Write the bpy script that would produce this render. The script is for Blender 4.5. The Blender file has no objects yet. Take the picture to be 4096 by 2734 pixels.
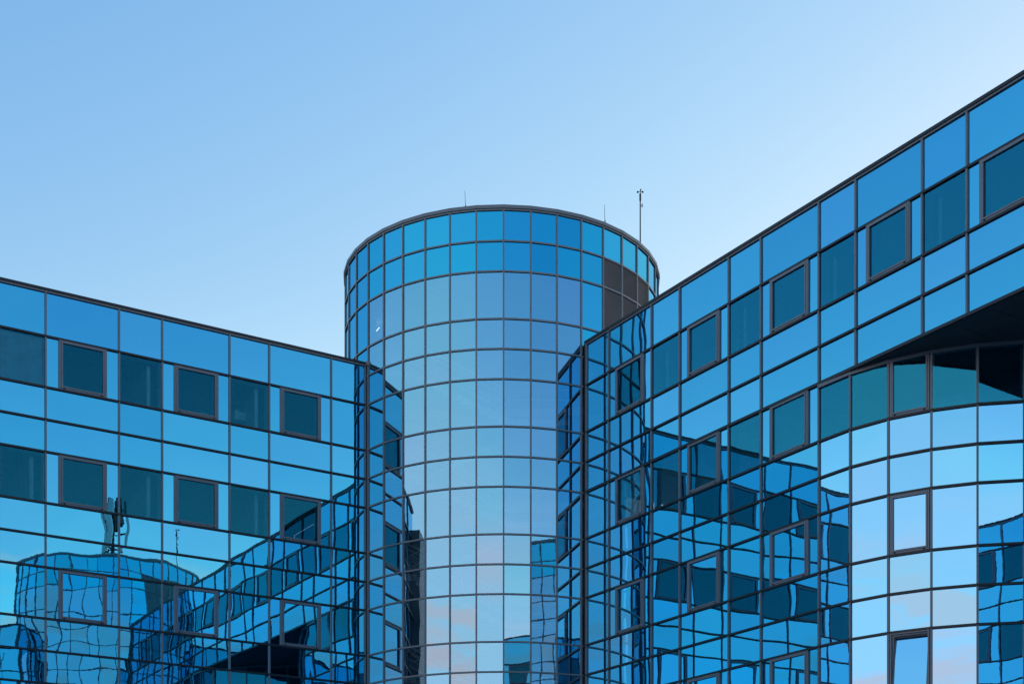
import bpy, math, random
import numpy as np
random.seed(11)
rng = np.random.default_rng(5)
S = bpy.context.scene
COL = S.collection
R_ = math.radians

# ------------------------------------------------------------------ plan of the building (metres, camera at x=y=0)
EYE = 1.65
F_PX, CX, YH = 5900.0, 2048.0, 3800.0           # focal length, principal column, horizon row of the 4096 px photograph
TC = np.array([-0.3812, 54.867]); TR = 5.7824; TPH = 0.0175; STEP = math.radians(9)
TH = math.radians(58.2)
dR = np.array([math.cos(TH), -math.sin(TH)])     # along the right wing, away from the tower
dL = np.array([-math.sin(TH), -math.cos(TH)])    # along the left wing, away from the tower
nR, nL = dL.copy(), dR.copy()                    # outward normals of the right / left wing
CL = np.array([-5.103, 51.467]); CR = np.array([2.508, 49.651])
R_LINES = [0.0, 1.302, 3.626, 5.048, 7.360, 8.773, 11.129, 12.514, 14.822, 16.245, 18.555]
R_LEN = 38.53
R_LINES = R_LINES + [R_LEN - t for t in reversed(R_LINES)]
L_LINES = [0.0, 1.321, 3.599, 5.003, 7.290, 8.695, 10.992, 12.397, 14.690, 16.090, 18.20]
PM = CR + dR * (R_LEN / 2)
def mirror(p):
    p = np.asarray(p, float)
    return p - 2 * np.dot(p - PM, dR) * dR

W_ROWS = [(19.012, 20.36, 'band'), (17.435, 19.012, 'w1'), (16.436, 17.435, 's'), (15.437, 16.436, 's'),
          (13.857, 15.437, 'w2'), (12.858, 13.857, 's'), (11.867, 12.858, 's'), (10.280, 11.867, 'w3'),
          (9.280, 10.280, 's'), (8.280, 9.280, 's'), (6.700, 8.280, 'w4'), (5.700, 6.700, 's'), (4.700, 5.700, 's'),
          (3.120, 4.700, 'w5'), (2.120, 3.120, 's'), (1.120, 2.120, 's'), (-1.45, 1.120, 'w6')]
T_ROWS = [(23.599, 24.60, 's'), (22.593, 23.599, 's'), (21.015, 22.593, 'v'), (20.017, 21.015, 'v'), (19.012, 20.017, 'v')] + \
         [(a, b, 'v') for a, b, k in W_ROWS[1:]]

# ------------------------------------------------------------------ mesh builder
class MB:
    def __init__(s): s.v = []; s.f = []; s.r = []; s.sm = []
    def add(s, verts, faces, rnd=0.0, smooth=False):
        b = len(s.v); s.v.extend([tuple(map(float, p)) for p in verts])
        s.f.extend([tuple(b + i for i in f) for f in faces])
        s.r.extend([rnd] * len(verts)); s.sm.extend([smooth] * len(faces))
    def extend(s, o):
        b = len(s.v); s.v.extend(o.v); s.r.extend(o.r); s.sm.extend(o.sm)
        s.f.extend([tuple(b + i for i in f) for f in o.f])
    def hexa(s, P, rnd=0.0):
        s.add(P, [(0, 3, 2, 1), (4, 5, 6, 7), (0, 1, 5, 4), (1, 2, 6, 5), (2, 3, 7, 6), (3, 0, 4, 7)], rnd)
    def tube(s, a, b, r0, r1=None, n=8):
        a, b = np.array(a, float), np.array(b, float); r1 = r0 if r1 is None else r1
        w = b - a; w /= np.linalg.norm(w)
        u = np.cross(w, [0, 0, 1.0] if abs(w[2]) < .9 else [1.0, 0, 0]); u /= np.linalg.norm(u); q = np.cross(w, u)
        V = []
        for c, r in ((a, r0), (b, r1)):
            for i in range(n):
                t = 2 * math.pi * i / n; V.append(c + r * (math.cos(t) * u + math.sin(t) * q))
        Fc = [(i, (i + 1) % n, n + (i + 1) % n, n + i) for i in range(n)] + [tuple(reversed(range(n))), tuple(range(n, 2 * n))]
        s.add(V, Fc)
    def box(s, c, d, rz=0.0):
        c = np.array(c, float); x, y, z = np.array(d, float) / 2; ca, sa = math.cos(rz), math.sin(rz)
        P = []
        for zz in (-z, z):
            for (a, b) in ((-x, -y), (x, -y), (x, y), (-x, y)):
                P.append(c + np.array([a * ca - b * sa, a * sa + b * ca, zz]))
        s.hexa(P)

class Fr:
    """a flat stretch of facade: origin p, direction u, outward normal n (all plan vectors)"""
    def __init__(s, p, u, n): s.p, s.u, s.n = np.array(p, float), np.array(u, float), np.array(n, float)
    def pt(s, a, z, d=0.0):
        q = s.p + s.u * a + s.n * d
        return np.array([q[0], q[1], z + EYE])
    def box(s, mb, a0, a1, z0, z1, d0, d1):
        mb.hexa([s.pt(a0, z0, d0), s.pt(a1, z0, d0), s.pt(a1, z0, d1), s.pt(a0, z0, d1),
                 s.pt(a0, z1, d0), s.pt(a1, z1, d0), s.pt(a1, z1, d1), s.pt(a0, z1, d1)])
    def mirrored(s):
        return Fr(mirror(s.p), mirror(s.p + s.u) - mirror(s.p), mirror(s.p + s.n) - mirror(s.p))

def ribbon(mb, pts, d0, d1, z0, z1, side=1, closed=False):
    """a bar of constant section that follows a plan polyline with mitred corners"""
    pts = [np.array(p, float) for p in pts]; n = len(pts); off = []
    for i in range(n):
        ns = []
        for (a, b) in ((i - 1, i), (i, i + 1)):
            if closed or (0 <= a and b < n):
                e = pts[b % n] - pts[a % n]; e /= np.linalg.norm(e); ns.append(side * np.array([e[1], -e[0]]))
        m = sum(ns); m /= np.linalg.norm(m); off.append(m / max(.3, np.dot(m, ns[0])))
    V = []
    for p, m in zip(pts, off):
        for (d, z) in ((d0, z0), (d1, z0), (d1, z1), (d0, z1)):
            q = p + m * d; V.append((q[0], q[1], z + EYE))
    Fc = []
    for i in range(n if closed else n - 1):
        j = (i + 1) % n
        for k in range(4):
            Fc.append((4 * i + k, 4 * j + k, 4 * j + (k + 1) % 4, 4 * i + (k + 1) % 4))
    if not closed: Fc += [(3, 2, 1, 0), tuple(4 * (n - 1) + k for k in range(4))]
    mb.add(V, Fc)

def pane(mb, fr, a0, a1, z0, z1, d=0.0, cell=0.13, warp=1.0, thick=0.05, rnd=None):
    """a sheet of real, slightly bowed and wavy glass with its edges and back"""
    w, h = a1 - a0, z1 - z0
    nx, nz = max(3, int(w / cell)), max(3, int(h / cell))
    A, Z = np.meshgrid(np.linspace(0, 1, nx + 1), np.linspace(0, 1, nz + 1))
    m = min(w, h)
    H = max(-.00035, min(.00035, rng.normal(0, .00024))) * m * 1.0 * (1 - (2 * A - 1) ** 2) * (1 - (2 * Z - 1) ** 2) * 1.6
    H += rng.normal(0, .0009) * w * (A - .5) + rng.normal(0, .0010) * h * (Z - .5)
    for _ in range(5):
        lam = rng.uniform(.7, 2.0); th = rng.normal(0, .7) + (0 if rng.random() < .6 else 1.57); sl = rng.normal(0, .0010)
        H += sl * lam / 6.28 * np.sin(6.28 / lam * (A * w * math.cos(th) + Z * h * math.sin(th)) + rng.uniform(0, 6.28))
    H *= warp
    V = []
    for j in range(nz + 1):
        for i in range(nx + 1):
            V.append(fr.pt(a0 + w * A[j, i], z0 + h * Z[j, i], d + H[j, i]))
    W = nx + 1
    Fc = [(j * W + i, j * W + i + 1, (j + 1) * W + i + 1, (j + 1) * W + i) for j in range(nz) for i in range(nx)]
    if fr.u[1] * fr.n[0] - fr.u[0] * fr.n[1] < 0: Fc = [tuple(reversed(f)) for f in Fc]     # face outwards
    r = rng.random() if rnd is None else rnd
    mb.add(V, Fc, r, True)
    if thick:
        b = len(mb.v)
        Bk = [fr.pt(a0, z0, d - thick), fr.pt(a1, z0, d - thick), fr.pt(a1, z1, d - thick), fr.pt(a0, z1, d - thick)]
        Ft = [fr.pt(a0, z0, d - .003), fr.pt(a1, z0, d - .003), fr.pt(a1, z1, d - .003), fr.pt(a0, z1, d - .003)]
        mb.add(Ft + Bk, [(4, 7, 6, 5), (0, 4, 5, 1), (1, 5, 6, 2), (2, 6, 7, 3), (3, 7, 4, 0)], r)

# ------------------------------------------------------------------ objects
def link(name, mb, mat, parent=None, org=None):
    me = bpy.data.meshes.new(name)
    o0 = np.zeros(3) if org is None else np.array(org, float)
    V = np.array(mb.v, float).reshape(-1, 3) - o0
    me.from_pydata(V.tolist(), [], mb.f); me.update()
    me.polygons.foreach_set('use_smooth', mb.sm)
    at = me.attributes.new('rnd', 'FLOAT', 'POINT'); at.data.foreach_set('value', np.array(mb.r, dtype=np.float32))
    me.materials.append(mat)
    o = bpy.data.objects.new(name, me); COL.objects.link(o)
    if parent is not None: o.parent = parent
    elif org is not None: o.location = tuple(o0)
    return o
def tag(o, label, cat, group=None):
    o['label'] = label; o['category'] = cat
    if group: o['group'] = group
    return o
def in_frame(V):
    P = np.array(V, float).reshape(-1, 3); y = P[:, 1]
    if (y < 1).all(): return 0.0
    x = CX + F_PX * P[:, 0] / np.maximum(y, .1); r = YH - F_PX * (P[:, 2] - EYE) / np.maximum(y, .1)
    x0, x1, y0, y1 = max(x.min(), 0), min(x.max(), 4096), max(r.min(), 0), min(r.max(), 2734)
    return max(0, x1 - x0) * max(0, y1 - y0)

class Thing:
    """collects parts; the ones that show in the picture become meshes of their own (the 100 largest of a kind), the rest one mesh per kind"""
    def __init__(s, name, label, cat, base, seen=True):
        s.root = bpy.data.objects.new(name, None); COL.objects.link(s.root)
        s.base = np.array(base, float); s.root.location = tuple(s.base); tag(s.root, label, cat)
        s.root.empty_display_size = .5
        s.seen = seen; s.items = {}
    def part(s, name, mb, mat, subs=(), single=False, label=None):
        s.items.setdefault((name, mat.name), []).append((mb, mat, list(subs), single, label))
    def finish(s):
        for (name, mn), L in s.items.items():
            area = [(in_frame(it[0].v) if s.seen else 0, i) for i, it in enumerate(L)]
            keep = [i for a, i in sorted(area, reverse=True) if a > 6][:100]
            if len(L) == 1 or L[0][3]: keep = list(range(len(L)))
            rest = [i for i in range(len(L)) if i not in keep]
            for i in sorted(keep):
                mb, mat, subs, _, lab = L[i]
                o = link(name, mb, mat, s.root, s.base)
                if lab: o['label'] = lab
                for (sn, smb, sm) in subs: link(sn, smb, sm, o, s.base)
            if rest:
                mb = MB(); sub = {}
                for i in rest:
                    mb.extend(L[i][0])
                    for (sn, smb, sm) in L[i][2]: sub.setdefault((sn, sm.name), (MB(), sm))[0].extend(smb)
                o = link(name, mb, L[rest[0]][1], s.root, s.base); o['kind'] = 'stuff'
                for (sn, _), (smb, sm) in sub.items():
                    c = link(sn, smb, sm, o, s.base); c['kind'] = 'stuff'

# ------------------------------------------------------------------ materials
def new_mat(name):
    m = bpy.data.materials.new(name); m.use_nodes = True
    nt = m.node_tree; nt.nodes.clear()
    out = nt.nodes.new('ShaderNodeOutputMaterial')
    return m, nt, out
def N(nt, typ, **kw):
    n = nt.nodes.new(typ)
    for k, v in kw.items():
        if k.startswith('i_'): n.inputs[k[2:].replace('_', ' ')].default_value = v
        else: setattr(n, k, v)
    return n
def solid(name, col, rough=.5, metal=0.0, var=.12, scale=3.0, spec=.5):
    m, nt, out = new_mat(name)
    p = N(nt, 'ShaderNodeBsdfPrincipled'); p.inputs['Roughness'].default_value = rough; p.inputs['Metallic'].default_value = metal
    p.inputs['Specular IOR Level'].default_value = spec
    g = N(nt, 'ShaderNodeNewGeometry'); no = N(nt, 'ShaderNodeTexNoise'); no.inputs['Scale'].default_value = scale; no.inputs['Detail'].default_value = 6
    nt.links.new(g.outputs['Position'], no.inputs['Vector'])
    mr = N(nt, 'ShaderNodeMapRange'); mr.inputs['From Min'].default_value = .3; mr.inputs['From Max'].default_value = .7
    mr.inputs['To Min'].default_value = 1 - var; mr.inputs['To Max'].default_value = 1 + var
    nt.links.new(no.outputs['Fac'], mr.inputs['Value'])
    mx = N(nt, 'ShaderNodeVectorMath', operation='SCALE'); mx.inputs[0].default_value = col
    nt.links.new(mr.outputs[0], mx.inputs['Scale']); nt.links.new(mx.outputs[0], p.inputs['Base Color'])
    nt.links.new(p.outputs[0], out.inputs[0])
    return m

def ripple(nt, dist):
    """fine distortion of heat-strengthened glass: roller wave plus grain"""
    g = N(nt, 'ShaderNodeNewGeometry'); at = N(nt, 'ShaderNodeAttribute', attribute_name='rnd')
    sc = N(nt, 'ShaderNodeVectorMath', operation='MULTIPLY_ADD')
    cb = N(nt, 'ShaderNodeCombineXYZ')
    for k in range(3): nt.links.new(at.outputs['Fac'], cb.inputs[k])
    sc.inputs[1].default_value = (37, 53, 71); nt.links.new(cb.outputs[0], sc.inputs[0]); nt.links.new(g.outputs['Position'], sc.inputs[2])
    n1 = N(nt, 'ShaderNodeTexNoise'); n1.inputs['Scale'].default_value = 3.0; n1.inputs['Detail'].default_value = 1.0
    n2 = N(nt, 'ShaderNodeTexNoise'); n2.inputs['Scale'].default_value = 13.0; n2.inputs['Detail'].default_value = .5
    for n in (n1, n2): nt.links.new(sc.outputs[0], n.inputs['Vector'])
    ad = N(nt, 'ShaderNodeMath', operation='MULTIPLY_ADD'); ad.inputs[1].default_value = .5
    nt.links.new(n2.outputs['Fac'], ad.inputs[0]); nt.links.new(n1.outputs['Fac'], ad.inputs[2])
    b = N(nt, 'ShaderNodeBump'); b.inputs['Strength'].default_value = 1.0; b.inputs['Distance'].default_value = dist
    nt.links.new(ad.outputs[0], b.inputs['Height'])
    return b, at

def tint(nt, at, cols):
    cr = N(nt, 'ShaderNodeValToRGB'); e = cr.color_ramp.elements; cr.color_ramp.interpolation = 'LINEAR'
    while len(e) < len(cols): e.new(.5)
    for i, c in enumerate(cols): e[i].position = i / (len(cols) - 1); e[i].color = (*c, 1)
    nt.links.new(at.outputs['Fac'], cr.inputs['Fac'])
    return cr

def mirror_glass(name, cols, back, fac, dist=.00005, rough=.0, edge=(.45, .8, 1.0)):
    """reflective coated glass over a dark opaque backing"""
    m, nt, out = new_mat(name)
    b, at = ripple(nt, dist); cr = tint(nt, at, cols)
    gl = N(nt, 'ShaderNodeBsdfGlossy'); gl.inputs['Roughness'].default_value = rough
    nt.links.new(cr.outputs[0], gl.inputs['Color']); nt.links.new(b.outputs[0], gl.inputs['Normal'])
    df = N(nt, 'ShaderNodeBsdfDiffuse'); df.inputs['Color'].default_value = (*back, 1)
    mx = N(nt, 'ShaderNodeMixShader'); mx.inputs[0].default_value = fac
    nt.links.new(df.outputs[0], mx.inputs[1]); nt.links.new(gl.outputs[0], mx.inputs[2])
    lw = N(nt, 'ShaderNodeFresnel'); lw.inputs['IOR'].default_value = 1.5
    g2 = N(nt, 'ShaderNodeBsdfGlossy'); g2.inputs['Roughness'].default_value = rough; g2.inputs['Color'].default_value = (*edge, 1)
    nt.links.new(b.outputs[0], g2.inputs['Normal'])
    m2 = N(nt, 'ShaderNodeMixShader'); nt.links.new(lw.outputs[0], m2.inputs[0])
    nt.links.new(mx.outputs[0], m2.inputs[1]); nt.links.new(g2.outputs[0], m2.inputs[2])
    nt.links.new(m2.outputs[0], out.inputs[0])
    return m
def clear_glass(name, cols, trans, fac, dist=.00005, ior=1.5, edge=(.6, .85, 1.0)):
    """half reflective glass that shows the room behind"""
    m, nt, out = new_mat(name)
    b, at = ripple(nt, dist); cr = tint(nt, at, cols)
    gl = N(nt, 'ShaderNodeBsdfGlossy'); gl.inputs['Roughness'].default_value = 0
    nt.links.new(cr.outputs[0], gl.inputs['Color']); nt.links.new(b.outputs[0], gl.inputs['Normal'])
    tr = N(nt, 'ShaderNodeBsdfTransparent'); tr.inputs['Color'].default_value = (*trans, 1)
    mx = N(nt, 'ShaderNodeMixShader'); mx.inputs[0].default_value = fac
    nt.links.new(tr.outputs[0], mx.inputs[1]); nt.links.new(gl.outputs[0], mx.inputs[2])
    lw = N(nt, 'ShaderNodeFresnel'); lw.inputs['IOR'].default_value = ior
    g2 = N(nt, 'ShaderNodeBsdfGlossy'); g2.inputs['Roughness'].default_value = 0; g2.inputs['Color'].default_value = (*edge, 1)
    nt.links.new(b.outputs[0], g2.inputs['Normal'])
    m2 = N(nt, 'ShaderNodeMixShader'); nt.links.new(lw.outputs[0], m2.inputs[0])
    nt.links.new(mx.outputs[0], m2.inputs[1]); nt.links.new(g2.outputs[0], m2.inputs[2])
    nt.links.new(m2.outputs[0], out.inputs[0])
    return m

M = {}
M['span'] = mirror_glass('blue mirror glass', [(.05, .42, .64), (.085, .51, .73), (.11, .49, .74), (.06, .45, .68), (.095, .53, .74), (.07, .44, .70)], (.004, .02, .04), .95)
M['span_side'] = mirror_glass('blue mirror glass of the right wing', [(.06, .42, .65), (.085, .49, .73), (.11, .48, .75), (.065, .44, .69), (.09, .52, .75), (.075, .45, .72)], (.004, .02, .04), .95)
M['span_reflect_tint'] = mirror_glass('bright mirror glass of the curved wall', [(.16, .50, .80), (.20, .56, .85), (.17, .575, .84), (.22, .53, .84), (.18, .60, .86)], (.004, .02, .04), .96)  # same mirror glass; brighter reflection at this angle is put into the tint
M['vis_reflect_tint'] = mirror_glass('bright mirrored window glass', [(.20, .56, .86), (.23, .57, .88)], (.004, .02, .04), .96)  # window copy for the curved wall, its brighter reflection put into the tint
M['tower_blue'] = mirror_glass('deep blue mirror glass', [(.010, .40, .62), (.03, .44, .70), (.012, .47, .68), (.035, .41, .68)], (.004, .02, .04), .93, dist=.00008)
M['vis_mirror'] = mirror_glass('mirrored window glass', [(.07, .50, .78), (.06, .52, .80)], (.004, .02, .03), .95)
M['vis_dark'] = clear_glass('clear teal window glass', [(.02, .40, .55), (.02, .36, .55)], (.46, .84, .98), .0, ior=2.1, edge=(.05, .66, 1.0))
M['vis_side'] = clear_glass('clear teal window glass of the right wing', [(.02, .40, .55), (.02, .36, .55)], (.38, .80, .96), .0, ior=3.1, edge=(.06, .66, 1.0))
M['tower_vis'] = clear_glass('pale tower glass', [(.24, .59, .85), (.27, .62, .88), (.30, .61, .89), (.25, .63, .87)], (.72, .86, .94), .68, dist=.00006, ior=1.4)
M['alu'] = solid('grey anodised aluminium', (.14, .18, .215), .42, .0, .06, 1.5)
M['alu_t'] = solid('tower frame aluminium', (.15, .19, .215), .42, .0, .06, 1.5)
M['dark'] = solid('dark anodised aluminium', (.012, .020, .027), .4, .0, .1, 1.5, .35)  # dark finish; on wing transoms it puts their underside shade into the colour
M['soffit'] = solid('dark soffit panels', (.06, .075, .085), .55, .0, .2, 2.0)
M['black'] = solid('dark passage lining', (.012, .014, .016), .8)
M['louvre'] = solid('grey louvre blades', (.33, .35, .36), .5, .0, .1, 2)
M['room'] = solid('office wall paint', (.66, .70, .70), .8)
M['reveal'] = solid('pale window reveal', (.80, .82, .80), .7)
M['blind'] = solid('pale blind slats', (.86, .90, .90), .6)
M['stair'] = solid('white painted stair', (.85, .86, .86), .6)
M['core'] = solid('stair core plaster', (.30, .33, .37), .8)
M['stone'] = solid('dark brown stone cladding', (.10, .088, .075), .4, .0, .35, 1.2)
M['roof'] = solid('roof felt', (.06, .06, .065), .9)
M['rod'] = solid('dark steel', (.03, .035, .04), .4, .5)
M['panel_white'] = solid('white antenna casing', (.62, .63, .60), .5)
M['green'] = solid('green paper', (.08, .45, .30), .7)
M['paper'] = solid('white paper', (.7, .7, .66), .7)
M['shelf'] = solid('grey shelf', (.25, .22, .22), .6)
M['pave'] = solid('grey courtyard paving', (.20, .20, .195), .85, .0, .25, .6)
def lamp_mat(name, col, st):
    m, nt, out = new_mat(name); e = N(nt, 'ShaderNodeEmission'); e.inputs['Color'].default_value = (*col, 1); e.inputs['Strength'].default_value = st
    nt.links.new(e.outputs[0], out.inputs[0]); return m
M['tube'] = lamp_mat('lit fluorescent tube', (1, 1, .92), 1.1)

# ------------------------------------------------------------------ facade pieces
MW, MD = .028, .045     # half width and projection of a mullion
def casement(T, fr, a0, a1, z0, z1, glass, tilt=0.0, twarp=1.0):
    """opening window: outer frame, sash, pane, two small hinge caps"""
    f = MB(); j = .042
    fr.box(f, a0, a0 + j, z0, z1, -.06, .052); fr.box(f, a1 - j, a1, z0, z1, -.06, .052)
    fr.box(f, a0 + j, a1 - j, z0, z0 + j, -.06, .049); fr.box(f, a0 + j, a1 - j, z1 - j * .8, z1, -.06, .049)
    b0, b1, y0, y1 = a0 + j + .006, a1 - j - .006, z0 + j + .006, z1 - j * .8 - .006
    sf = fr
    if tilt:
        class TF(Fr):
            def pt(q, a, z, d=0.0):
                dz = z - y0
                return Fr.pt(q, a, y0 + dz * math.cos(tilt) + d * math.sin(tilt), d * math.cos(tilt) - dz * math.sin(tilt))
        sf = TF(fr.p, fr.u, fr.n)
    s = MB(); k = .044
    for (p0, p1, q0, q1) in ((b0, b0 + k, y0, y1), (b1 - k, b1, y0, y1), (b0 + k, b1 - k, y0, y0 + k), (b0 + k, b1 - k, y1 - k, y1)):
        sf.box(s, p0, p1, q0, q1, -.04, .062 if not tilt else .03)
    p = MB(); pane(p, sf, b0 + k, b1 - k, y0 + k, y1 - k, .012, warp=twarp, thick=0 if glass in (M['vis_dark'], M['vis_side']) else .03)
    h1, h2 = MB(), MB()
    fr.box(h1, b0 + .06, b0 + .11, z0 + .012, z0 + .045, .052, .07); fr.box(h2, b1 - .11, b1 - .06, z0 + .012, z0 + .045, .052, .07)
    T.part('casement_window', f, M['alu'], [('sash', s, M['alu']), ('pane', p, glass), ('hinge', h1, M['black']), ('hinge', h2, M['black'])],
           label='casement with its sash tilted open inwards' if tilt else None)

def reveal(T, fr, a0, a1, z0, z1):
    m = MB(); t = .02
    fr.box(m, a0, a0 + t, z0, z1, -.34, -.062); fr.box(m, a1 - t, a1, z0, z1, -.34, -.062)
    fr.box(m, a0 + t, a1 - t, z0, z0 + t, -.34, -.062); fr.box(m, a0 + t, a1 - t, z1 - t, z1, -.34, -.062)
    T.part('window_reveal', m, M['reveal'])

def cell(T, fr, a0, a1, z0, z1, kind, bay, open_=False, sp='span', vm='vis_mirror', vd='vis_dark'):
    """one opening of the curtain wall grid"""
    g = .012
    if kind in ('band', 's') or bay == 'P':
        m = MB(); pane(m, fr, a0 + g, a1 - g, z0 + g, z1 - g); T.part('spandrel_panel', m, M[sp]); return
    dark = kind in ('w1', 'w2'); glass = M[vd] if dark else M[vm]
    if bay == 'N':
        m = MB(); pane(m, fr, a0 + g, a1 - g, z0 + g, z1 - g, thick=0 if dark else .05); T.part('fixed_window', m, glass)
        if dark: reveal(T, fr, a0 + .03, a1 - .03, z0 + .03, z1 - .03)
    elif bay == 'W':
        w = a1 - a0; c0, c1 = a0 + .43, a1 - .43
        for (p, q) in ((a0 + g, c0 - .036), (c1 + .036, a1 - g)):
            m = MB(); pane(m, fr, p, q, z0 + g, z1 - g); T.part('side_panel', m, M[sp])
        for x in (c0, c1):
            m = MB(); fr.box(m, *((x - .036, x - .001) if x == c0 else (x + .001, x + .036)), z0 + .031, z1 - .031, -.03, MD)
            T.part('jamb_post', m, M['alu'])
        casement(T, fr, c0, c1, z0 + .032, z1 - .032, glass, 0)
        if dark: reveal(T, fr, c0 + .03, c1 - .03, z0 + .06, z1 - .06)
    elif bay == 'C':      # casement that fills its facet
        casement(T, fr, a0 + .04, a1 - .04, z0 + .032, z1 - .032, glass, R_(8) if open_ else 0)
        if dark: reveal(T, fr, a0 + .06, a1 - .06, z0 + .06, z1 - .06)

def mullion(T, fr, a, z0, z1, levels, mat, w=MW, d=MD):
    m = MB(); fr.box(m, a - w, a + w, z0, z1, -.05, d)
    T.part('mullion', m, mat)

# ------------------------------------------------------------------ wings
Z_TOP, Z_BOT = 20.36, -EYE
def bays_of(lines, first='P'):
    out = []
    for i in range(len(lines) - 1):
        if i == 0 or i == len(lines) - 2: out.append('P')
        else: out.append('W' if i % 2 == 1 else 'N')
    return out

def left_wing(name, label, mir):
    p, u, n = CL, dL, nL
    if mir: f0 = Fr(p, u, n).mirrored(); p, u, n = f0.p, f0.u, f0.n
    T = Thing(name, label, 'office building', (*(p + u * 8 - n * 6), 0), seen=not mir)
    fr = Fr(p, u, n); end = L_LINES[-1]; bay = bays_of(L_LINES)
    for (z0, z1, k) in W_ROWS:
        for i in range(len(L_LINES) - 1): cell(T, fr, L_LINES[i], L_LINES[i + 1], z0, z1, k, bay[i])
    for a in L_LINES[:-1]: mullion(T, fr, a if a else .03, Z_BOT, Z_TOP + .05, None, M['alu'])
    side = 1 if np.dot(np.array([u[1], -u[0]]), n) > 0 else -1
    pl = lambda a, b: [fr.p + fr.u * a, fr.p + fr.u * b]
    for (z0, z1, k) in W_ROWS:
        m = MB(); ribbon(m, pl(0, end), -.02, .055, z0 - .030, z0 + .030, side); T.part('transom', m, M['dark'])
    m = MB(); ribbon(m, pl(0, end), -.02, .06, Z_TOP - .0, Z_TOP + .045, side); T.part('head_rail', m, M['alu'])
    m = MB(); ribbon(m, pl(-.03, end + .1), -.35, .08, Z_TOP + .05, 20.49, side); T.part('coping', m, M['dark'])
    body(T, fr, -2, end, 12.0, Z_TOP - .02)
    rooms(T, fr, .3, end)
    # dark stone end pier
    m = MB(); fr.box(m, end + .02, end + 2.7, Z_BOT, 19.6, -3.5, .38); T.part('end_pier', m, M['stone'])
    m = MB(); fr.box(m, -.16, -.005, Z_BOT, 20.42, -.4, .035); T.part('corner_post', m, M['dark'])
    return T, fr

def body(T, fr, a0, a1, depth, z):
    m = MB(); fr.box(m, a0, a1, z - .3, z, -depth, -.08); T.part('roof', m, M['roof'])
    m = MB(); fr.box(m, a0, a1, Z_BOT, z - .3, -depth, -depth + .3); T.part('rear_wall', m, M['room'])
def rooms(T, fr, a0, a1, floors=((16.05, 19.35), (12.45, 15.75))):
    m = MB()
    for (zf, zc) in floors:
        fr.box(m, a0, a1, zf - .25, zf, -5.5, -.10); fr.box(m, a0, a1, zc, zc + .2, -5.5, -.10)
        fr.box(m, a0, a1, zf, zc, -5.7, -5.5)
        fr.box(m, a0 - .15, a0 - .005, zf, zc, -5.5, -.10); fr.box(m, a1 + .005, a1 + .15, zf, zc, -5.5, -.10)
        x = a0 + 3.6
        while x < a1:
            fr.box(m, x - .06, x + .06, zf, zc, -5.5, -.4); x += 3.71
    T.part('office_interior', m, M['room'])

TL, FL = left_wing('office_wing', 'straight blue glass wing left of the round tower, roof edge falling towards it', False)

# curved recess of the right wing
LSEG, D0, DD = 1.128, R_(2.96), R_(11.13)
NCURVE = 8
def curve_pts():
    P = [CR + dR * R_LINES[6]]; h = TH - D0
    for i in range(NCURVE):
        P.append(P[-1] + LSEG * np.array([math.cos(h), -math.sin(h)])); h -= DD
    return P
CP = curve_pts()
CPM = [mirror(p) for p in CP]

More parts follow.
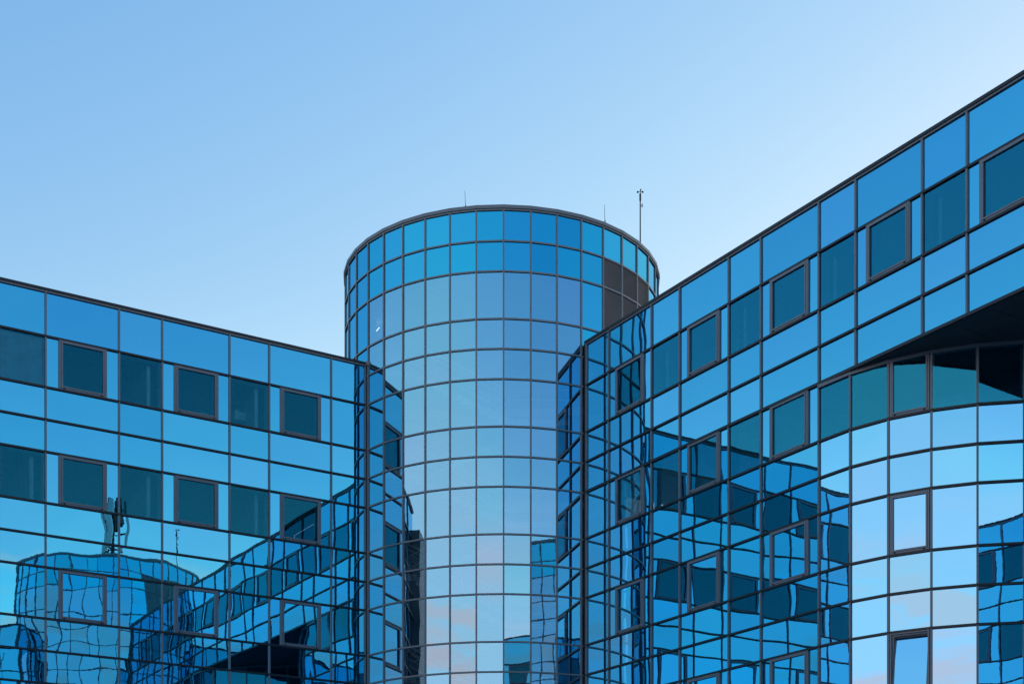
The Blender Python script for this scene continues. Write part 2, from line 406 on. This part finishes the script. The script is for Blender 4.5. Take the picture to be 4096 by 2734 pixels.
TRW = Thing('office_wing', 'blue glass wing right of the round tower, with a dark soffit over a curved recess', 'office building', (*(CR + dR * 19 - nR * 6), 0))
FR = Fr(CR, dR, nR)
def right_wing():
    T, fr = TRW, FR
    bay = bays_of(R_LINES); n = len(R_LINES); half = R_LINES[6]
    for (z0, z1, k) in W_ROWS:
        for i in range(n - 1):
            a0, a1 = R_LINES[i], R_LINES[i + 1]
            if z0 < 15.4 and a0 > half - .1 and a1 < R_LEN - half + .1: continue
            cell(T, fr, a0, a1, z0, z1, k, bay[i], sp='span_side', vd='vis_side')
        m = MB()
        if z0 > 15.5: ribbon(m, [fr.p, fr.p + fr.u * R_LEN], -.02, .055, z0 - .030, z0 + .030, 1); T.part('transom', m, M['dark'])
        elif z0 > 15.4:
            ribbon(m, [fr.p, fr.p + fr.u * R_LEN], -.02, .06, z0 - .05, z0 + .030, 1); T.part('transom', m, M['dark'])
        else:
            for pts, sd in (([CR] + CP, 1), ([mirror(CR)] + CPM, -1)):
                m = MB(); ribbon(m, pts, -.02, .055, z0 - .030, z0 + .030, sd); T.part('transom', m, M['dark'])
    for a in R_LINES:
        lo = Z_BOT if (a <= half + .01 or a >= R_LEN - half - .01) else 15.437
        mullion(T, fr, a + (.03 if a == 0 else -.03 if a == R_LEN else 0), lo, Z_TOP + .05, None, M['alu'])
    m = MB(); ribbon(m, [fr.p, fr.p + fr.u * R_LEN], -.02, .05, Z_TOP, Z_TOP + .045, 1); T.part('head_rail', m, M['alu'])
    m = MB(); ribbon(m, [fr.p - fr.u * .03, fr.p + fr.u * (R_LEN + .03)], -.35, .08, Z_TOP + .05, 20.49, 1); T.part('coping', m, M['dark'])
    body(T, fr, -1, R_LEN + 1, 13.0, Z_TOP - .02)
    rooms(T, fr, .3, R_LEN - .3, ((16.05, 19.35),))
    # curved walls on both sides of the recess
    kinds = ['N', 'N', 'C', 'N', 'N', 'N', 'C', 'N']
    for P, mir in ((CP, False), (CPM, True)):
        for i in range(NCURVE):
            a, b = P[i], P[i + 1]; L = np.linalg.norm(b - a); u = (b - a) / L
            nn = np.array([u[1], -u[0]]) * (-1 if mir else 1)
            f = Fr(a, u, nn)
            for (z0, z1, k) in W_ROWS[4:]:
                cell(T, f, .004, L - .004, z0, z1, k, kinds[i], open_=(k == 'w4' and i == 2 and not mir), sp='span_reflect_tint', vm='vis_reflect_tint', vd='vis_side')
            if i:
                pb = (a - P[i - 1]); pb /= np.linalg.norm(pb); nb = nn + np.array([pb[1], -pb[0]]) * (-1 if mir else 1); nb /= np.linalg.norm(nb)
                mullion(T, Fr(a, np.array([-nb[1], nb[0]]), nb), 0, Z_BOT, 15.38, None, M['alu'])
        m = MB(); ribbon(m, P, -.02, .07, 15.30, 15.39, -1 if mir else 1); T.part('head_rail', m, M['alu'])
        # room behind the curved windows of the upper recess floor
        m = MB()
        inner = [p - nR * .0 for p in P]
        ribbon(m, P, -3.2, -3.0, 12.4, 15.3, -1 if mir else 1)
        ribbon(m, P, -3.2, -.10, 12.2, 12.4, -1 if mir else 1); T.part('office_interior', m, M['room'])
    m = MB(); fr.box(m, .3, half, 12.2, 12.45, -5.5, -.1); fr.box(m, .3, half, 12.45, 15.36, -5.7, -5.5); fr.box(m, .3, half, 15.40, 15.43, -5.7, -.1)
    fr.box(m, R_LEN - half, R_LEN - .3, 12.45, 15.4, -5.7, -5.5); T.part('office_interior', m, M['room'])
    # passage behind the recess
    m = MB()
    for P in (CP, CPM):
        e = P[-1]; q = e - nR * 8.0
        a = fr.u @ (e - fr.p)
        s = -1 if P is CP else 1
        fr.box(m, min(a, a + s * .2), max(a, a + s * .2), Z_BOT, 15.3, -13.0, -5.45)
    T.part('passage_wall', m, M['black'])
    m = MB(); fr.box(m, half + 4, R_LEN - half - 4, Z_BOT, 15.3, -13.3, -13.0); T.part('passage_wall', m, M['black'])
    # soffit boards, seams at right angles to the wall
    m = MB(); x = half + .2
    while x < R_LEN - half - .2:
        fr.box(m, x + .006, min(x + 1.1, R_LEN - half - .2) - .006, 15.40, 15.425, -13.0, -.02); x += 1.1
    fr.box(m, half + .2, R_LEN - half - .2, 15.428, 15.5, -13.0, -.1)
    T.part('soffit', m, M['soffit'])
    m = MB(); fr.box(m, -.12, -.005, Z_BOT, 20.42, -.5, .035); T.part('corner_post', m, M['dark'])
    m = MB(); fr.box(m, R_LEN + .005, R_LEN + .12, Z_BOT, 20.42, -.5, .035); T.part('corner_post', m, M['dark'])
right_wing()

# ------------------------------------------------------------------ round tower
def tv(k, r=TR):
    a = TPH + k * STEP
    return TC + r * np.array([math.sin(a), -math.cos(a)])
def tower(name, label, mir):
    mp = mirror if mir else (lambda p: np.asarray(p, float))
    side = 1 if mir else -1      # outward side of a ring walked with growing k
    c = mp(TC)
    T = Thing(name, label, 'tower', (c[0], c[1], 0), seen=not mir)
    ks = list(range(-20, 20)); g = .010
    for (z0, z1, kind) in T_ROWS:
        for k in ks:
            if z0 < 20.0 and not (-8 <= k <= 4): continue
            a, b = mp(tv(k)), mp(tv(k + 1)); L = np.linalg.norm(b - a); u = (b - a) / L
            nn = np.array([u[1], -u[0]]) * (-1 if mir else 1); f = Fr(a, u, nn)
            if 4 <= k <= 6 and 20.9 < z0 < 23:
                m = MB(); z = z0 + .05
                while z < z1 - .05:
                    P = [f.pt(.03, z, .02), f.pt(L - .03, z, .02), f.pt(L - .03, z + .055, -.05), f.pt(.03, z + .055, -.05)]
                    m.hexa([P[0], P[1], P[2], P[3]] + [p + np.array([0, 0, .012]) for p in P]); z += .062
                f.box(m, .03, L - .03, z0 + .03, z1 - .03, -.12, -.10)
                T.part('louvre_panel', m, M['louvre']); continue
            m = MB()
            if kind == 's' or (z0 > 19.5 and not (-6 <= k <= 2)):
                pane(m, f, g, L - g, z0 + g, z1 - g, warp=.8); T.part('spandrel_panel', m, M['tower_blue'])
            else:
                pane(m, f, g, L - g, z0 + g, z1 - g, warp=.8, thick=0); T.part('glass_pane', m, M['tower_vis'])
    for k in ks:
        a = TPH + k * STEP; n = np.array([math.sin(a), -math.cos(a)]); p = tv(k)
        q = mp(p); nq = mp(p + n) - q
        lo = Z_BOT if -8 <= k <= 4 else 19.8
        mullion(T, Fr(q, np.array([-nq[1], nq[0]]), nq), 0, lo, 24.62, None, M['alu_t'], w=.026, d=.04)
    ring = [mp(tv(k)) for k in ks]
    for (z0, z1, kind) in T_ROWS:
        m = MB()
        if z0 > 20: ribbon(m, ring, -.04, .042, z0 - .026, z0 + .026, -side, closed=True)
        else: ribbon(m, [mp(tv(k)) for k in range(-8, 5)], -.04, .042, z0 - .026, z0 + .026, -side)
        T.part('transom', m, M['alu_t'])
    m = MB(); ribbon(m, ring, -.04, .046, 24.61, 24.66, -side, closed=True); T.part('head_rail', m, M['alu_t'])
    m = MB(); ribbon(m, ring, -.30, .075, 24.67, 24.78, -side, closed=True); T.part('coping', m, M['alu_t'])
    m = MB(); rr = [mp(tv(k, TR - .12)) for k in ks]
    V = [(p[0], p[1], z + EYE) for z in (24.3, 24.5) for p in rr]; nn = len(rr)
    m.add(V, [tuple(range(nn)), tuple(range(2 * nn - 1, nn - 1, -1))] + [(i, (i + 1) % nn, nn + (i + 1) % nn, nn + i) for i in range(nn)])
    T.part('roof', m, M['roof'])
    m = MB(); ribbon(m, [mp(tv(k, 5.2)) for k in range(4, 34)], -.15, 0, Z_BOT, 24.2, -side); T.part('stair_hall_wall', m, M['core'])
    if not mir:
        # inside: rear wall of the stair hall, floors and half-turn stairs
        zf = [20.45, 16.87, 13.30, 9.72, 6.14, 2.56]
        for z in zf:
            m = MB(); V = []
            ang = [TPH + R_(x) for x in range(95, 266, 9)]
            pl = [TC + 5.3 * np.array([math.sin(t), -math.cos(t)]) for t in ang]
            V = [(p[0], p[1], zz + EYE) for zz in (z - .3, z) for p in pl]; q = len(pl)
            m.add(V, [tuple(range(q)), tuple(range(2 * q - 1, q - 1, -1))] + [(i, (i + 1) % q, q + (i + 1) % q, q + i) for i in range(q)])
            T.part('landing', m, M['stair'])
            flight(T, (-3.3, -2.3), (.2, -2.3), z, z - 1.79)
            flight(T, (.2, -.7), (-3.3, -.7), z - 1.79, z - 3.57, False)
            m = MB(); m.box((TC[0] + 1.3, TC[1] - 1.5, z - 1.79 - .1 + EYE), (2.2, 3.0, .2)); T.part('half_landing', m, M['stair'])
            m = MB(); m.box((TC[0] - 4.0, TC[1] - 1.6, z - .13 + EYE), (1.4, 2.6, .2)); T.part('half_landing', m, M['stair'])
            m = MB()
            for hh in (.35, .7, 1.05): m.tube((TC[0] + .2, TC[1] - 2.95, z - 1.79 + hh + EYE), (TC[0] + 2.4, TC[1] - 2.95, z - 1.79 + hh + EYE), .02, n=6)
            for x in (.3, 1.3, 2.3): m.tube((TC[0] + x, TC[1] - 2.95, z - 1.79 + EYE), (TC[0] + x, TC[1] - 2.95, z - .74 + EYE), .02, n=6)
            T.part('landing_railing', m, M['stair'])
        m = MB(); V = []
        pl = [tv(k, 5.3) for k in ks]; V = [(p[0], p[1], zz + EYE) for zz in (22.45, 22.58) for p in pl]; q = len(pl)
        m.add(V, [tuple(range(q)), tuple(range(2 * q - 1, q - 1, -1))] + [(i, (i + 1) % q, q + (i + 1) % q, q + i) for i in range(q)])
        T.part('ceiling', m, M['stair'])
        m = MB(); m.tube((-4.92, 53.0, 22.20 + EYE), (-4.72, 52.5, 22.16 + EYE), .015); T.part('lamp_tube', m, M['tube'])
    return T
def flight(T, a, b, za, zb, front=True):
    """stair flight between two plan points (relative to the tower axis): stepped slab plus handrails"""
    a, b = np.array(a), np.array(b); n = 11; m = MB(); u = b - a; L = np.linalg.norm(u); u = u / L; w = .75
    for i in range(n):
        p = TC + a + u * L * (i + .5) / n; z = za + (zb - za) * (i + .5) / n
        m.box((p[0], p[1], z - .12 + EYE), (L / n + .01, 2 * w, .22))
    r = MB()
    for s in (-w, w):
        for h in ((.3, .55, .8, 1.0) if front else (1.0,)):
            p, q = TC + a + np.array([0, s]), TC + b + np.array([0, s])
            r.tube((p[0], p[1], za + h + EYE), (q[0], q[1], zb + h + EYE), .020 if h < 1 else .034, n=6)
        for i in range(0, n + 1, 3):
            p = TC + a + u * L * i / n + np.array([0, s]); z = za + (zb - za) * i / n
            r.tube((p[0], p[1], z + EYE), (p[0], p[1], z + 1.0 + EYE), .014, n=6)
    T.part('stair_flight', m, M['stair'], [('railing', r, M['stair'])])

TT = tower('round_tower', 'round glass stair tower between the two wings, grey louvres near its top', False)
T2 = tower('round_tower', 'second round glass tower, mirrored in the left wing, phone mast on its roof', True)
TL2, FL2 = left_wing('office_wing', 'far blue glass office wing seen only mirrored in the glass of the other wings', True)
for t in (TL, TRW, TT, T2, TL2): t.finish()

# ------------------------------------------------------------------ roof equipment
def px(x, y, depth):
    return np.array([(x - CX) / F_PX * depth, depth, EYE + (YH - y) / F_PX * depth])
def rod(x0, y0, x1, y1, dep, label):
    a, b = px(x1, y1, dep), px(x0, y0, dep); m = MB()
    a[2] -= .12
    m.tube(a, b, .011, .006, 6); m.tube(a, a + [0, 0, .16], .028, .02, 8)
    tag(link('lightning_rod', m, M['rod'], None, a), label, 'lightning rod', 'lightning rods on the tower rim')
rod(1859.4, 761, 1862.5, 827, 49.75, 'thin bare lightning rod on the rim left of the tower top, nearest the front')
rod(2417.4, 818, 2420, 886, 50.75, 'thin bare lightning rod on the tower rim above the louvres, left of the wind mast')

def wind_mast(mir):
    b = px(2561, 985, 53.3); 
    base = np.array([b[0], b[1], 24.45 + EYE]); top = px(2561, 775, 53.3)[2]
    fx = (lambda p: np.array([*mirror(p[:2]), p[2]])) if mir else (lambda p: np.array(p))
    r = bpy.data.objects.new('wind_mast', None); COL.objects.link(r); r.location = tuple(fx(base))
    tag(r, 'tall mast with cup anemometer on the tower roof behind the louvres' if not mir else 'mast with cup anemometer on the second tower, seen only in reflection', 'weather mast')
    def P(name, m, mat):
        m.v = [tuple(fx(np.array(v))) for v in m.v]; link(name, m, mat, r, fx(base))
    x, y = base[0], base[1]
    m = MB(); m.tube(base, (x, y, top - .25), .026, .022, 10); m.tube((x, y, top - .25), (x, y, top), .035, .035, 10); P('pole', m, M['dark'])
    m = MB(); m.tube((x, y, top - .42), (x + .06, y, top - .42), .015); m.box((x + .07, y, top - .42), (.05, .05, .10)); P('sensor_box', m, M['panel_white'])
    m = MB(); m.tube((x, y, top), (x, y, top + .10), .016)
    for k in range(3):
        t = R_(25 + 120 * k); e = np.array([x + .10 * math.cos(t), y + .10 * math.sin(t), top + .09]); m.tube((x, y, top + .09), e, .008)
        for q in range(4):
            r0, r1 = [.04 * math.cos(R_(v)) for v in (22.5 * q, 22.5 * (q + 1))]
            d = np.array([-math.sin(t), math.cos(t), 0]); m.tube(e + d * .04 * math.sin(R_(22.5 * q)), e + d * .04 * math.sin(R_(22.5 * (q + 1))), r0, max(r1, .004), 10)
    P('anemometer_cups', m, M['rod'])
wind_mast(False); wind_mast(True)

def phone_mast():
    c = mirror(TC) - dR * 1.2; base = np.array([c[0], c[1], 24.5 + EYE])
    r = bpy.data.objects.new('phone_mast', None); COL.objects.link(r); r.location = tuple(base)
    tag(r, 'mobile phone mast with tall white panels, mirrored in the left wing above the reflected tower', 'antenna mast')
    x, y, z = base
    m = MB(); m.tube(base, (x, y, z + 4.6), .09, .07, 10)
    for k in range(3):
        t = R_(40 + 120 * k); m.tube((x + .35 * math.cos(t), y + .35 * math.sin(t), z + .1), (x + .62 * math.cos(t), y + .62 * math.sin(t), z + 1.6), .035)
        for h in (1.7, 2.6, 4.0): m.tube((x, y, z + h), (x + .6 * math.cos(t), y + .6 * math.sin(t), z + h), .04)
    link('mast_pole', m, M['rod'], r, base)
    for k in range(6):
        t = R_(40 + 60 * k); rad = .74 if k % 2 == 0 else .42; hh = (2.9, 1.7)[k % 2]; z0 = z + (1.7 if k % 2 == 0 else 3.1)
        m = MB(); p = np.array([x + rad * math.cos(t), y + rad * math.sin(t)])
        for q, h0, h1 in ((1, 0, hh), (.8, -.05, 0), (.8, hh, hh + .05)):
            m.box((p[0], p[1], z0 + (h0 + h1) / 2), (.18 * q, .32 * q, h1 - h0), t)
        link('antenna_panel', m, M['panel_white'] if k % 2 == 0 else M['rod'], r, base)
phone_mast()

# small things behind the upper left windows
def sill_pt(a, z, d): return FL.pt(a, z, d)
q = sill_pt(5.75, 17.50, -.42)
m = MB()
for i in range(3): m.box(q + [0, 0, .02 + .035 * i], (.42 - .03 * i, .30, .03), .55 + .12 * i)
m.box(q + [.03, .03, .20], (.30, .03, .20), .7)
tag(link('paper_pile', m, M['green'], None, q), 'pile of green and white papers on the sill of the middle top floor casement', 'papers')
q = sill_pt(4.2, 16.05, -1.3)
r = bpy.data.objects.new('bookshelf', None); COL.objects.link(r); r.location = tuple(q); tag(r, 'tall open shelf of folders behind the dark fixed top floor window near the tower', 'shelf')
fs = Fr(FL.p, FL.u, FL.n)
m = MB()
for a in (3.75, 4.55): fs.box(m, a, a + .035, 16.05, 19.0, -1.55, -1.15)
for z in (16.4, 16.95, 17.5, 18.05, 18.6): fs.box(m, 3.785, 4.55, z, z + .03, -1.55, -1.15)
link('shelf_frame', m, M['shelf'], r, q)
m = MB(); a = 3.8
for z in (17.53, 18.08, 17.0):
    a = 3.82
    while a < 4.3:
        w = random.uniform(.05, .09); fs.box(m, a, a + w - .008, z, z + random.uniform(.26, .34), -1.45, -1.2); a += w
link('folders', m, M['paper'], r, q)
# closed blind behind the window at the left edge
m = MB(); z = 17.52
while z < 18.95:
    P = [FL.pt(11.06, z, -.12), FL.pt(12.33, z, -.12), FL.pt(12.33, z + .035, -.085), FL.pt(11.06, z + .035, -.085)]
    m.hexa(P + [p + np.array([0, 0, .004]) for p in P]); z += .048
tag(link('window_blind', m, M['blind'], None, FL.pt(11.7, 17.5, -.1)), 'lowered pale slatted blind behind the fixed window at the top left edge', 'blind')
q = FL.pt(-.02, 20.44, .10); m = MB(); m.box(q, (.12, .10, .14), .5); m.box(q + [.03, -.06, -.02], (.09, .03, .10), .5)
tag(link('corner_lamp', m, M['shelf'], None, q), 'small brown lamp under the end of the left wing roof edge at the tower', 'lamp')

# ------------------------------------------------------------------ ground
m = MB(); m.add([(-3000, -3000, 0), (3000, -3000, 0), (3000, 3000, 0), (-3000, 3000, 0)], [(0, 1, 2, 3)])
g = link('ground', m, M['pave']); g['kind'] = 'structure'

# ------------------------------------------------------------------ light
SUN_AZ, SUN_EL = 50.0, 8.0        # degrees right of the view direction, above the horizon
w = bpy.data.worlds.new('World'); S.world = w; w.use_nodes = True
nt = w.node_tree; nt.nodes.clear()
out = nt.nodes.new('ShaderNodeOutputWorld'); bg = nt.nodes.new('ShaderNodeBackground')
sky = nt.nodes.new('ShaderNodeTexSky'); sky.sky_type = 'NISHITA'; sky.sun_disc = False
sky.sun_elevation = R_(SUN_EL); sky.sun_rotation = R_(SUN_AZ); sky.air_density = 1.0; sky.dust_density = .5; sky.ozone_density = 1.0
bg.inputs['Strength'].default_value = .15
# evening white balance of the sky, one power curve per channel
sc_ = N(nt, 'ShaderNodeSeparateColor'); wb = N(nt, 'ShaderNodeCombineColor'); nt.links.new(sky.outputs[0], sc_.inputs[0])
for ch, (k, p) in enumerate(((10.05, 1.56), (3.60, 1.01), (1.718, .44))):
    pw = N(nt, 'ShaderNodeMath', operation='POWER'); pw.inputs[1].default_value = p; nt.links.new(sc_.outputs[ch], pw.inputs[0])
    ml = N(nt, 'ShaderNodeMath', operation='MULTIPLY'); ml.inputs[1].default_value = k * .1 ** p / .522; nt.links.new(pw.outputs[0], ml.inputs[0])
    mn = N(nt, 'ShaderNodeMath', operation='MINIMUM'); mn.inputs[1].default_value = (1.55, 1.72, 1.95)[ch]; nt.links.new(ml.outputs[0], mn.inputs[0])
    nt.links.new(mn.outputs[0], wb.inputs[ch])
# low band of sky made brighter and warmer, which lightens the lower reflections
tc = N(nt, 'ShaderNodeTexCoord'); sp = N(nt, 'ShaderNodeSeparateXYZ'); nt.links.new(tc.outputs['Generated'], sp.inputs[0])
bl = N(nt, 'ShaderNodeMapRange', interpolation_type='SMOOTHSTEP'); bl.inputs['From Min'].default_value = .42; bl.inputs['From Max'].default_value = .16
nt.links.new(sp.outputs['Z'], bl.inputs['Value'])
bm = N(nt, 'ShaderNodeMix', data_type='RGBA'); bm.blend_type = 'MULTIPLY'; bm.inputs[7].default_value = (1.50, 1.34, 1.24, 1)
nt.links.new(bl.outputs[0], bm.inputs[0]); nt.links.new(wb.outputs[0], bm.inputs[6])
# banks of thin evening cloud low over the horizon
st = N(nt, 'ShaderNodeVectorMath', operation='MULTIPLY'); st.inputs[1].default_value = (1.9, 1.9, 11.0); nt.links.new(tc.outputs['Generated'], st.inputs[0])
cn = N(nt, 'ShaderNodeTexNoise'); cn.inputs['Scale'].default_value = 2.2; cn.inputs['Detail'].default_value = 7; cn.inputs['Roughness'].default_value = .55; cn.inputs['Distortion'].default_value = .4
nt.links.new(st.outputs[0], cn.inputs['Vector'])
c1 = N(nt, 'ShaderNodeMapRange', interpolation_type='SMOOTHSTEP'); c1.inputs['From Min'].default_value = .48; c1.inputs['From Max'].default_value = .62; c1.inputs['To Min'].default_value = .02; c1.inputs['To Max'].default_value = .95
nt.links.new(cn.outputs['Fac'], c1.inputs['Value'])
c2 = N(nt, 'ShaderNodeMapRange', interpolation_type='SMOOTHSTEP'); c2.inputs['From Min'].default_value = .30; c2.inputs['From Max'].default_value = .19
c2.inputs['To Min'].default_value = 0; c2.inputs['To Max'].default_value = 1
nt.links.new(sp.outputs['Z'], c2.inputs['Value'])
cm = N(nt, 'ShaderNodeMath', operation='MULTIPLY'); nt.links.new(c1.outputs[0], cm.inputs[0]); nt.links.new(c2.outputs[0], cm.inputs[1])
mx = N(nt, 'ShaderNodeMix', data_type='RGBA'); mx.inputs[7].default_value = (3.6, 1.90, 1.72, 1)
nt.links.new(cm.outputs[0], mx.inputs[0]); nt.links.new(bm.outputs[2], mx.inputs[6])
nt.links.new(mx.outputs[2], bg.inputs['Color']); nt.links.new(bg.outputs[0], out.inputs[0])
sd = bpy.data.lights.new('sun', 'SUN'); sd.energy = .12; sd.angle = R_(.53); sd.color = (1, .93, .86)
so = bpy.data.objects.new('sun', sd); COL.objects.link(so)
from mathutils import Vector
az, el = R_(SUN_AZ), R_(SUN_EL)
so.rotation_euler = Vector((math.sin(az) * math.cos(el), math.cos(az) * math.cos(el), math.sin(el))).to_track_quat('Z', 'Y').to_euler()
so.location = (30, 20, 40)

# ------------------------------------------------------------------ camera
cd = bpy.data.cameras.new('camera'); co = bpy.data.objects.new('camera', cd); COL.objects.link(co)
co.location = (0, 0, EYE); co.rotation_euler = (R_(90), 0, 0)
cd.sensor_width = 36; cd.lens = 36 * F_PX / 4096; cd.shift_x = 0; cd.shift_y = (YH - 1367) / 4096
cd.clip_start = .1; cd.clip_end = 9000
S.camera = co
S.view_settings.view_transform = 'Standard'; S.view_settings.look = 'None'
S.view_settings.exposure = 1.8; S.view_settings.gamma = 1
S.cycles.max_bounces = 12; S.cycles.glossy_bounces = 8; S.cycles.transparent_max_bounces = 16
